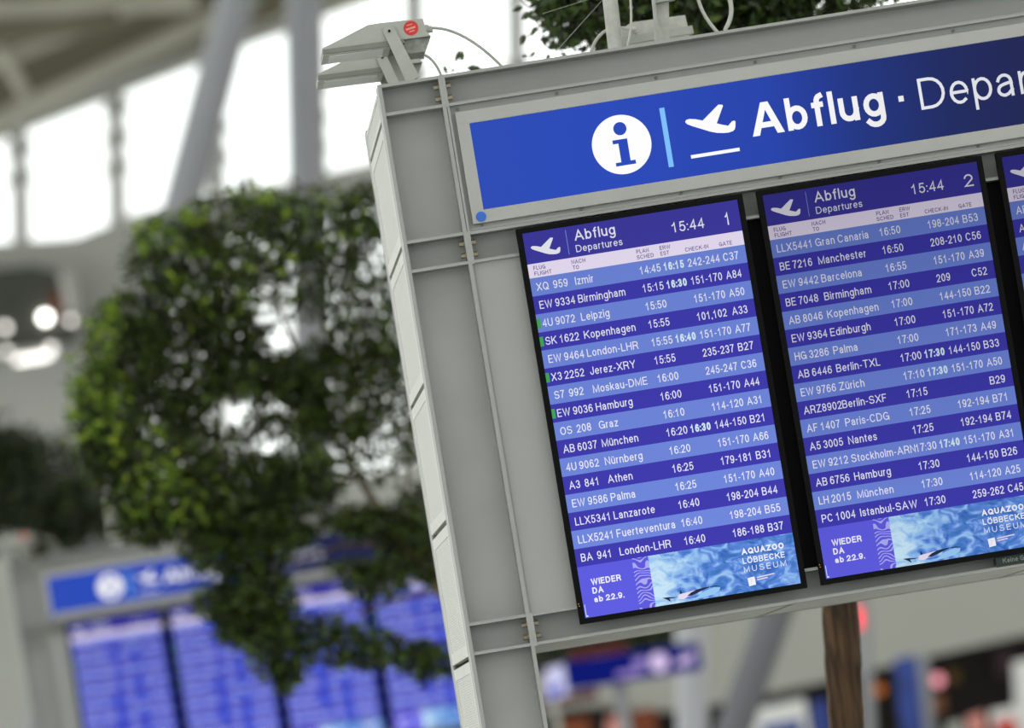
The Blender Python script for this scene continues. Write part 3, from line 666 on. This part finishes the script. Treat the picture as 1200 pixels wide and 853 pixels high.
# ------------------------------------------------------------------ flight screens
ROWS1 = [('XQ  959','Izmir','14:45','16:15','242-244','C37',0),('EW 9334','Birmingham','15:15','16:30','151-170','A84',0),('4U 9072','Leipzig','15:50','','151-170','A50',1),('SK 1622','Kopenhagen','15:55','','101,102','A33',1),
('EW 9464','London-LHR','15:55','16:40','151-170','A77',0),('X3 2252','Jerez-XRY','15:55','','235-237','B27',1),('S7  992','Moskau-DME','16:00','','245-247','C36',0),('EW 9036','Hamburg','16:00','','151-170','A44',1),
('OS  208','Graz','16:10','','114-120','A31',0),('AB 6037','München','16:20','16:30','144-150','B21',0),('4U 9062','Nürnberg','16:20','','151-170','A66',0),('A3  841','Athen','16:25','','179-181','B31',0),
('EW 9586','Palma','16:25','','151-170','A40',0),('LLX5341','Lanzarote','16:40','','198-204','B44',0),('LLX5241','Fuerteventura','16:40','','198-204','B55',0),('BA  941','London-LHR','16:40','','186-188','B37',0)]
ROWS2 = [('LLX5441','Gran Canaria','16:50','','198-204','B53',0),('BE 7216','Manchester','16:50','','208-210','C56',0),('EW 9442','Barcelona','16:55','','151-170','A39',0),('BE 7048','Birmingham','17:00','','209','C52',0),
('AB 8046','Kopenhagen','17:00','','144-150','B22',0),('EW 9364','Edinburgh','17:00','','151-170','A72',0),('HG 3286','Palma','17:00','','171-173','A49',0),('AB 6446','Berlin-TXL','17:00','17:30','144-150','B33',0),
('EW 9766','Zürich','17:10','17:30','151-170','A50',0),('ARZ8902','Berlin-SXF','17:15','','','B29',0),('AF 1407','Paris-CDG','17:25','','192-194','B71',0),('A5 3005','Nantes','17:25','','192-194','B74',0),
('EW 9212','Stockholm-ARN','17:30','17:40','151-170','A31',0),('AB 6756','Hamburg','17:30','','144-150','B26',0),('LH 2015','München','17:30','','114-120','A25',0),('PC 1004','Istanbul-SAW','17:30','','259-262','C45',0)]
ROWS3 = [('AB','','','','','',0),('A','','','','','',0),('A','','','','','',0)] + [('','','','','','',0)]*13
def photo_mat(idx, k, top):
    """the advert's underwater photograph as a printed-on-screen procedural picture"""
    m = lcd('advert_photo_%d' % idx, (90, 140, 220), k, top); N = m.node_tree.nodes; L = m.node_tree.links
    tc = N.new('ShaderNodeTexCoord'); mp = N.new('ShaderNodeMapping'); mp.inputs['Scale'].default_value = (22, 1, 34); L.new(tc.outputs['Object'], mp.inputs[0])
    n1 = N.new('ShaderNodeTexNoise'); n1.inputs['Scale'].default_value = 1.0; n1.inputs['Detail'].default_value = 5; n1.inputs['Distortion'].default_value = 1.2; L.new(mp.outputs[0], n1.inputs['Vector'])
    sx = N.new('ShaderNodeSeparateXYZ'); L.new(tc.outputs['Object'], sx.inputs[0]); mr = N.new('ShaderNodeMapRange'); L.new(sx.outputs['X'], mr.inputs[0]); mr.inputs[1].default_value = .19; mr.inputs[2].default_value = .36; mr.inputs[3].default_value = .30; mr.inputs[4].default_value = 0
    ad = N.new('ShaderNodeMath'); ad.operation = 'ADD'; L.new(n1.outputs['Fac'], ad.inputs[0]); L.new(mr.outputs[0], ad.inputs[1])
    r = N.new('ShaderNodeValToRGB'); L.new(ad.outputs[0], r.inputs[0]); e = r.color_ramp.elements
    e[0].position = .34; e[0].color = lin((66, 90, 190)); e[1].position = .9; e[1].color = lin((200, 230, 248))
    for p_, c in ((.44, (66, 122, 192)), (.53, (96, 136, 222)), (.66, (146, 192, 240))): x = e.new(p_); x.color = lin(c)
    L.new(r.outputs[0], N['Emission'].inputs[0]); return m
def maze_mat(idx, k, top):
    m = lcd('advert_maze_%d' % idx, (90, 140, 220), k, top); N = m.node_tree.nodes; L = m.node_tree.links
    tc = N.new('ShaderNodeTexCoord'); n = N.new('ShaderNodeTexNoise'); n.inputs['Scale'].default_value = 34; n.inputs['Detail'].default_value = 0
    L.new(tc.outputs['Object'], n.inputs['Vector']); mu = N.new('ShaderNodeMath'); mu.operation = 'MULTIPLY'; mu.inputs[1].default_value = 26; L.new(n.outputs['Fac'], mu.inputs[0])
    sx = N.new('ShaderNodeSeparateXYZ'); L.new(tc.outputs['Object'], sx.inputs[0]); m2 = N.new('ShaderNodeMath'); m2.operation = 'MULTIPLY_ADD'; m2.inputs[1].default_value = 560; L.new(sx.outputs['Z'], m2.inputs[0]); L.new(mu.outputs[0], m2.inputs[2])
    si = N.new('ShaderNodeMath'); si.operation = 'SINE'; L.new(m2.outputs[0], si.inputs[0]); r = N.new('ShaderNodeValToRGB'); L.new(si.outputs[0], r.inputs[0]); e = r.color_ramp.elements
    e[0].position = .42; e[0].color = lin((96, 92, 222)); e[1].position = .55; e[1].color = lin((172, 172, 246)); L.new(r.outputs[0], N['Emission'].inputs[0]); return m
def make_screen(idx, rows, label, k, top):
    x0 = SX0+PITCH*idx; z1 = SZT; zb = SZT-SH
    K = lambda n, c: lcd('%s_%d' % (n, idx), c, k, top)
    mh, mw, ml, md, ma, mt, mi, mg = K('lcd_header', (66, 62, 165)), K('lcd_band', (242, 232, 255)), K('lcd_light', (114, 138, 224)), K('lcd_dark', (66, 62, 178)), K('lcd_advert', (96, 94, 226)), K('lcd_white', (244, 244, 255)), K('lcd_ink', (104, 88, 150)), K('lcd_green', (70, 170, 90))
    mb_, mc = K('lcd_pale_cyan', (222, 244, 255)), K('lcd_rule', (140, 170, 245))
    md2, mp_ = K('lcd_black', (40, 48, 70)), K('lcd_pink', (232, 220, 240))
    t = thing('flight_screen', label, 'screen', (x0, -.023, zb), 'portrait flight information screens')
    y0 = -.023
    MB().box(x0-.0155, x0, y0, -.003, zb-.0145, z1+.0135, .001).box(x0+SW, x0+SW+.0155, y0, -.003, zb-.0145, z1+.0135, .001).box(x0-.001, x0+SW+.001, y0, -.003, z1, z1+.0135).box(x0-.001, x0+SW+.001, y0, -.003, zb-.0145, zb).box(x0-.01, x0+SW+.01, y0+.008, -.003, zb-.01, z1+.01).build('bezel', 'black', t)
    MB().box(x0-.0125, x0-.0105, y0-.0008, y0, zb+.0385, zb+.0405).box(x0-.0115, x0-.0095, y0-.0008, y0, zb+.0325, zb+.0345).build('status_light', emis('status_amber_%d' % idx, (235, 170, 80), .9), t)
    yd = y0+.004; ye = yd-.0012; yf = yd-.0020
    def panel(name, a, b, va, vb, m, par=t): return MB().box(x0+a, x0+b, yd, yd+.003, z1-vb, z1-va).build(name, m, par)
    def X(l): return [(x0+a, z1-b) for a, b in l]
    hd = panel('header', 0, SW, 0, .0825, mh)
    pl = [(.5625,.083),(.567,.0795),(.575,.079),(.59,.082),(.608,.0885),(.65,.0575),(.656,.0535),(.6665,.0555),(.667,.059),(.6435,.1015),(.655,.1065),(.672,.1125),(.6775,.108),(.684,.1025),(.691,.1015),(.693,.105),(.6905,.118),(.688,.1245),(.682,.1285),(.67,.1305),(.657,.1295),(.64,.1265),(.622,.120),(.601,.1095),(.58,.0995),(.567,.092),(.5625,.087)]
    tx = MB().flat(X([(.0165+(a-.5625)*.585, .0215+(b-.0535)*.585) for a, b in pl]), ye)
    text(tx, 'Abflug', x0+.134, z1-.040, .0275, .135, .108, y=ye); text(tx, 'Departures', x0+.133, z1-.0705, .0185, .115, .123, y=ye)
    text(tx, '15:44', x0+.389, z1-.0595, .0265, .12, .087, y=ye); text(tx, str(idx+1), x0+.5315, z1-.0620, .0325, .12, [.014, .024, .024, .024][idx], y=ye)
    tx.build('lettering', mt, hd)
    MB().flat(X([(.1125,.008),(.1138,.008),(.1138,.0735),(.1125,.0735)]), ye).build('rule', mc, hd)
    cb = panel('column_header', 0, SW, .0825, .1195, mw)
    tx = MB()
    for s_, a, b, v in (('FLUG', .0145, .046, .0995), ('FLIGHT', .0145, .0605, .1145), ('NACH', .1155, .152, .0995), ('TO', .1165, .133, .1145), ('PLAN', .288, .321, .0995), ('SCHED', .287, .332, .1145), ('ERW', .350, .3785, .0995), ('EST', .350, .373, .1145), ('CHECK-IN', .4155, .4775, .1145), ('GATE', .506, .5405, .1145)):
        text(tx, s_, x0+a, z1-v, .0108, .15, b-a, y=ye)
    tx.build('lettering', mi, cb)
    for i, (co, de, a, b, ci, ga, gr) in enumerate(rows):
        v0 = .1195+.0479*i; v1 = v0+.0479; bl = z1-(v0+.0352)
        rw = panel('flight_row', 0, SW, v0, v1, ml if i % 2 == 0 else md)
        tx = MB(); cp = .0208; wt = .115
        sxc = .094/(nat('EW 9334')*cp); sxd = .125/(nat('Birmingham')*cp)
        if co: text(tx, co, x0+.0145, bl, cp, wt, sx=sxc, y=ye)
        if de: text(tx, de, x0+.117, bl, cp, wt, sx=min(sxd, .171/(nat(de)*cp)), y=ye)
        if a: text(tx, a, x0+.288, bl, cp, wt, .056, y=ye)
        if ci: text(tx, ci, x0+.417, bl, cp, wt, sx=.083/(nat('151-170')*cp), y=ye)
        if ga: text(tx, ga, x0+.511, bl, cp, wt, .0405, y=ye)
        if tx.v: tx.build('lettering', mt, rw)
        if b: text(MB(), b, x0+.352, bl, cp, .18, .054, y=ye).build('expected_time', mb_, rw)
        if gr: MB().flat(X([(.0, v0+.012), (.0095, v0+.012), (.0095, v0+.037), (.0, v0+.037)]), ye).build('green_mark', mg, rw)
    av = .1195+.0479*16
    ad = panel('advert', 0, .145, av, SH, ma)
    tx = MB(); text(tx, 'WIEDER', x0+.030, z1-.9375, .0165, .19, .079, y=ye); text(tx, 'DA', x0+.030, z1-.9605, .0165, .19, .029, y=ye); text(tx, 'ab 22.9.', x0+.031, z1-.983, .0155, .19, .079, y=ye)
    tx.build('lettering', mt, ad)
    MB().flat(X([(.003,.985),(.0045,.985),(.0045,SH-.006),(.009,SH-.006),(.009,SH-.003),(.003,SH-.003)]), ye).build('corner_glare', mb_, ad)
    panel('maze_strip', .145, .188, av, SH, maze_mat(idx, k, top))
    ph = panel('advert_photo', .188, SW, av, SH, photo_mat(idx, k, top))
    tx = MB(); text(tx, 'AQUAZOO', x0+.432, z1-.9225, .0155, .23, .112, y=ye); text(tx, 'LÖBBECKE', x0+.431, z1-.9465, .0155, .17, .112, y=ye); text(tx, 'MUSEUM', x0+.431, z1-.969, .0155, .10, .112, y=ye, gap=.45)
    tx.flat(X([(.4365,.985),(.455,.983),(.456,1.0045),(.4375,1.0065)]), ye); tx.build('lettering', mt, ph)
    MB().flat(X([(.4415,.9885),(.451,.9885),(.4445,.9985),(.4445,1.003),(.4425,1.003),(.4425,.996),(.446,.991),(.4415,.991)]), yf).flat(X([(.461,.9855),(.508,.982),(.508,.985),(.461,.9885)]), ye).flat(X([(.461,.9915),(.489,.9895),(.489,.9925),(.461,.9945)]), ye).build('museum_mark', mp_, ph)
    MB().flat(X([(.247,1.004),(.254,.998),(.268,.9965),(.29,.994),(.305,.9925),(.300,.998),(.288,1.004),(.272,1.0085),(.262,1.012),(.250,1.010)]), ye).build('shark_belly', mp_, ph)
    MB().flat(X([(.272,1.006),(.284,.998),(.300,.9925),(.32,.9905),(.335,.9905),(.332,.993),(.318,.996),(.30,1.002),(.285,1.006)]), yf).flat(X([(.2545,.998),(.2565,.986),(.262,.996)]), yf).flat(X([(.207,1.000),(.222,1.0005),(.238,1.003),(.252,1.0035),(.238,1.0055),(.226,1.005),(.229,1.014),(.218,1.006)]), yf).flat(X([(.335,.9905),(.352,.9905),(.366,.994),(.352,.9922),(.335,.9925)]), yf).build('shark_back', md2, ph)
    MB().flat(X([(.32,1.0),(.345,.994),(.362,.9965),(.358,1.005),(.34,1.0125),(.31,1.0165),(.29,1.0165)]), ye).build('wave_glint', K('lcd_pale', (150, 200, 245)), ph)
    return t
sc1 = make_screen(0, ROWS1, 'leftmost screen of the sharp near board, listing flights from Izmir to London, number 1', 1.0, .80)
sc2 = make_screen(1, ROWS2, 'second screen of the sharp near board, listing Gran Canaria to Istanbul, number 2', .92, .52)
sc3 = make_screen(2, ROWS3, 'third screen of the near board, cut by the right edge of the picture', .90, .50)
sc4 = make_screen(3, [('',)*6+(0,)]*16, 'fourth screen of the near board, beyond the right edge of the picture', .9, .5)

# ------------------------------------------------------------------ floodlights and fittings on the board top
def make_flood(label):
    yf, yb = .17, .40
    k = (CAM_D+yf)/CAM_D
    def L(x, y): v = P(350+x/6.667, 10+y/6.667, yf); return (v.x, v.z)
    base = P(486, 96, yf)
    t = thing('floodlight', label, 'floodlight', (base.x, yf, ZT), 'grey floodlights on the board tops')
    MB().prism([L(185, 312), L(540, 128), L(640, 112), L(968, 78), L(985, 130), L(1000, 180), L(1033, 212), L(820, 240), L(700, 262), L(400, 296), L(190, 328)], yf, yb).build('housing', 'lamp', t)
    MB().prism([L(186, 322), L(820, 238), L(830, 268), L(722, 292), L(190, 356)], yf-.004, yb+.004).build('rim', mat('lamp_rim', (122, 123, 116), .5, 0, .06, 20), t)
    MB().prism([L(188, 354), L(715, 290), L(718, 300), L(190, 366)], yf+.006, yb-.006).build('glass_frame', 'tube', t)
    MB().prism([L(240, 361), L(668, 308), L(668, 313), L(240, 368)], yf+.02, yb-.03).build('front_glass', 'glassw', t)
    MB().prism([L(740, 256), L(822, 240), L(1034, 214), L(992, 328), L(880, 345), L(780, 330)], yf+.02, yb-.06).build('ballast_fins', mat('fin_grey', (140, 141, 134), .5, 0, .3, 60), t)
    a, b = L(707, 180), L(895, 560)
    ux, uz = b[0]-a[0], b[1]-a[1]; l = math.hypot(ux, uz); ux /= l; uz /= l; nx, nz = -uz, ux; w_ = .0155
    arc = [(a[0]+w_*(math.cos(th)*nx-math.sin(th)*ux), a[1]+w_*(math.cos(th)*nz-math.sin(th)*uz)) for th in [math.pi*i/10 for i in range(11)]]
    foot = [(b[0]-nx*.019, b[1]-nz*.019), (b[0]+nx*.018+ux*0, b[1]+nz*.018)]
    for yy in (yf-.012, yb+.006): MB().prism(arc+foot, yy, yy+.006).build('bracket_arm', 'lamp', t)
    MB().prism([(b[0]-nx*.014, b[1]-nz*.014), (b[0]+nx*.013, b[1]+nz*.013), (b[0]+nx*.013-ux*.006, b[1]+nz*.013-uz*.006), (b[0]-nx*.014-ux*.006, b[1]-nz*.014-uz*.006)], yf-.012, yb+.012).build('bracket_foot', 'lamp', t)
    MB().tube([(a[0], yf-.016, a[1]), (a[0], yf-.011, a[1])], .0035, 10).build('pivot_bolt', 'black', t)
    c = L(877, 153)
    st = MB().tube([(c[0], yf-.0005, c[1]), (c[0], yf-.0012, c[1])], .0196, 32).build('round_sticker', 'red', t)
    MB().flat([(c[0]-.010, c[1]+.0095), (c[0]+.005, c[1]+.0115), (c[0]+.005, c[1]+.009), (c[0]-.010, c[1]+.007)], yf-.0016).flat([(c[0]-.014, c[1]), (c[0]+.012, c[1]+.004), (c[0]+.012, c[1]-.001), (c[0]-.014, c[1]-.005)], yf-.0016).flat([(c[0]-.006, c[1]-.008), (c[0]+.008, c[1]-.006), (c[0]+.008, c[1]-.009), (c[0]-.006, c[1]-.011)], yf-.0016).build('sticker_print', 'pink', st)
    g1, g2 = L(985, 148), L(1030, 152)
    MB().tube([(g1[0]-.006, yf+.03, g1[1]), (g2[0]-.004, yf+.03, g2[1])], .0125, 12).tube([(g2[0]-.006, yf+.03, g2[1]), (g2[0]+.006, yf+.03, g2[1])], .010, 8).build('cable_gland', 'lamp', t)
    return t
fl1 = make_flood('upper floodlight with red round sticker on the near board, front of the stacked pair')
fl2 = tree_copy(fl1, (0, .62, 0), None, 'lower floodlight seen behind and under the stickered one on the near board')
def bez(pts, n=16):
    out = []
    for i in range(n+1):
        u = i/n; q_ = list(pts)
        while len(q_) > 1: q_ = [q_[j].lerp(q_[j+1], u) for j in range(len(q_)-1)]
        out.append(q_[0])
    return out
def cable(pp, Y, r, label, m='cable'):
    pts = bez([P(a, b, Y) for a, b in pp]); pts.append(Vector((pts[-1].x+.004, Y, min(ZT, pts[-1].z-.01))))
    return tag(MB().tube(pts, r, 8).build('cable', m, smooth=True), label, 'cable', 'cables on the near board')
c1 = cable([(505, 33), (530, 31), (562, 50), (590, 80)], .20, .0042, 'grey cable arching right from the upper floodlight to the board top')
c2 = cable([(496, 64), (505, 66), (514, 78), (518, 92)], .82, .0042, 'short grey cable curling down from the lower floodlight')
# posts, junction box and wiring further right
t = thing('hanger_post', 'round grey post rising from the board top left of the junction box', 'post', tuple(P(720, 56, .5)))
MB().tube([P(704.5, -90, .5), P(722, 62, .5)], .0205, 24).build('tube', 'tube', t, True)
t = thing('angle_post', 'angled steel post with a strut rising in front of the junction box', 'post', tuple(P(772, 48, .45)))
MB().prism([q(765, -90, .45), q(781, -90, .45), q(785, 48, .45), q(768, 50, .45)], .45, .48).build('post', 'tube', t)
MB().prism([q(763.5, -20, .4), q(765.5, -20, .4), q(771, 26, .4), q(781, 48, .4), q(770, 50, .4)], .40, .45).build('strut', 'cable', t)
MB().prism([q(765, -2, .42), q(792, -6, .42), q(792, -1, .42), q(765, 4, .42)], .42, .46).build('cross_plate', 'web', t)
JB = .75
t = thing('junction_box', 'light grey junction box with cable gland on the near board top', 'box', tuple(P(768, 50, JB)))
MB().prism([q(727, 35, JB), q(740, 26, JB), q(803, 17.5, JB), q(808, 40, JB), (q(812, 48, JB)[0], ZT), (q(730, 62, JB)[0], ZT)], JB, JB+.14).build('body', 'tube', t)
MB().prism([q(727, 44, JB), q(811, 30, JB), q(813, 39, JB), q(729, 53, JB)], JB-.006, JB+.146).build('lid_rim', 'lamp', t)
a = P(744, 36, JB-.02); MB().tube([a, a+Vector((.0, -.03, 0))], .010, 14).tube([a+Vector((0, -.03, 0)), a+Vector((-.018, -.034, .004))], .007, 12).build('cable_gland', 'tube', t)
cable([(741, 35), (722, 30), (702, 30), (692, 62)], .62, .0048, 'thick pale cable looping from the junction box gland behind the round post', 'tube')
cable([(737, -30), (740, 20), (742, 30), (734, 58)], .35, .0032, 'thin pale cable hanging between the round post and the angled post', 'tube')
cable([(818, -30), (812, 0), (826, 22), (841, 38)], .5, .0048, 'pale cable loop right of the junction box, left strand', 'tube')
cable([(846, -20), (862, 4), (858, 22), (850, 34)], .5, .0062, 'pale flat cable strand right of the junction box, right strand', 'tube')
for a, b, lab in (((700, -4), (636, 16), 'thin wire slanting over the leaves from the top edge'), ((652, 60), (706, 0), 'thin dark wire running up beside the round post')):
    tag(MB().tube([P(*a, .6), P(*b, .6)], .0007, 6).build('wire', 'cable' if b[1] > 1 else 'web'), lab, 'wire', 'thin wires over the near board')

# ------------------------------------------------------------------ the second board, further back
tgt = P(80.0, 733, 25.2); off = Vector((tgt.x-SX0, 25.2, 0))
b2 = tree_copy(board, off, None, 'second grey departure board, blurred in the background behind the leafy tree')
DIM = {}
def far_dim(o):
    if o.type == 'MESH' and o.data.materials and o.data.materials[0].name.startswith('lcd'):
        m = o.data.materials[0]
        if m.name not in DIM:
            c = m.copy(); DIM[m.name] = c; e = c.node_tree.nodes['Emission'].inputs[0]; k = e.default_value
            if 'light' in m.name: e.default_value = lin((84, 104, 226))
            elif 'dark' in m.name: e.default_value = lin((48, 46, 178))
        o.material_slots[0].link = 'OBJECT'; o.material_slots[0].material = DIM[m.name]
    for k in [k for k in bpy.data.objects if k.parent == o]: far_dim(k)
labs = ['leftmost screen of the blurred background board', 'second screen of the blurred background board', 'third screen of the blurred background board, behind the hanging leaves', 'fourth screen of the blurred background board, next to the near steel column']
src = [sc1, sc2, sc1, sc2]
for i in range(4):
    s_ = (sc1, sc1, sc1, sc1)[i]
    far_dim(tree_copy(s_, off+Vector((PITCH*i, 0, 0)), None, labs[i]))
tree_copy(fl1, off, None, 'blurred floodlight on the background board, front one of its pair')
tree_copy(fl2, off, None, 'blurred floodlight on the background board, rear one of its pair')
for nm in ('hanger_post', 'angle_post'):
    o = bpy.data.objects[nm]; tree_copy(o, off, None, {'hanger_post': 'blurred round post on top of the background board', 'angle_post': 'blurred angled post on top of the background board'}[nm])
cb_ = c1.copy(); C.objects.link(cb_); cb_.location = off; cb_['label'] = 'blurred cable arching from the floodlight of the background board'; cb_['group'] = 'cables on the background board'
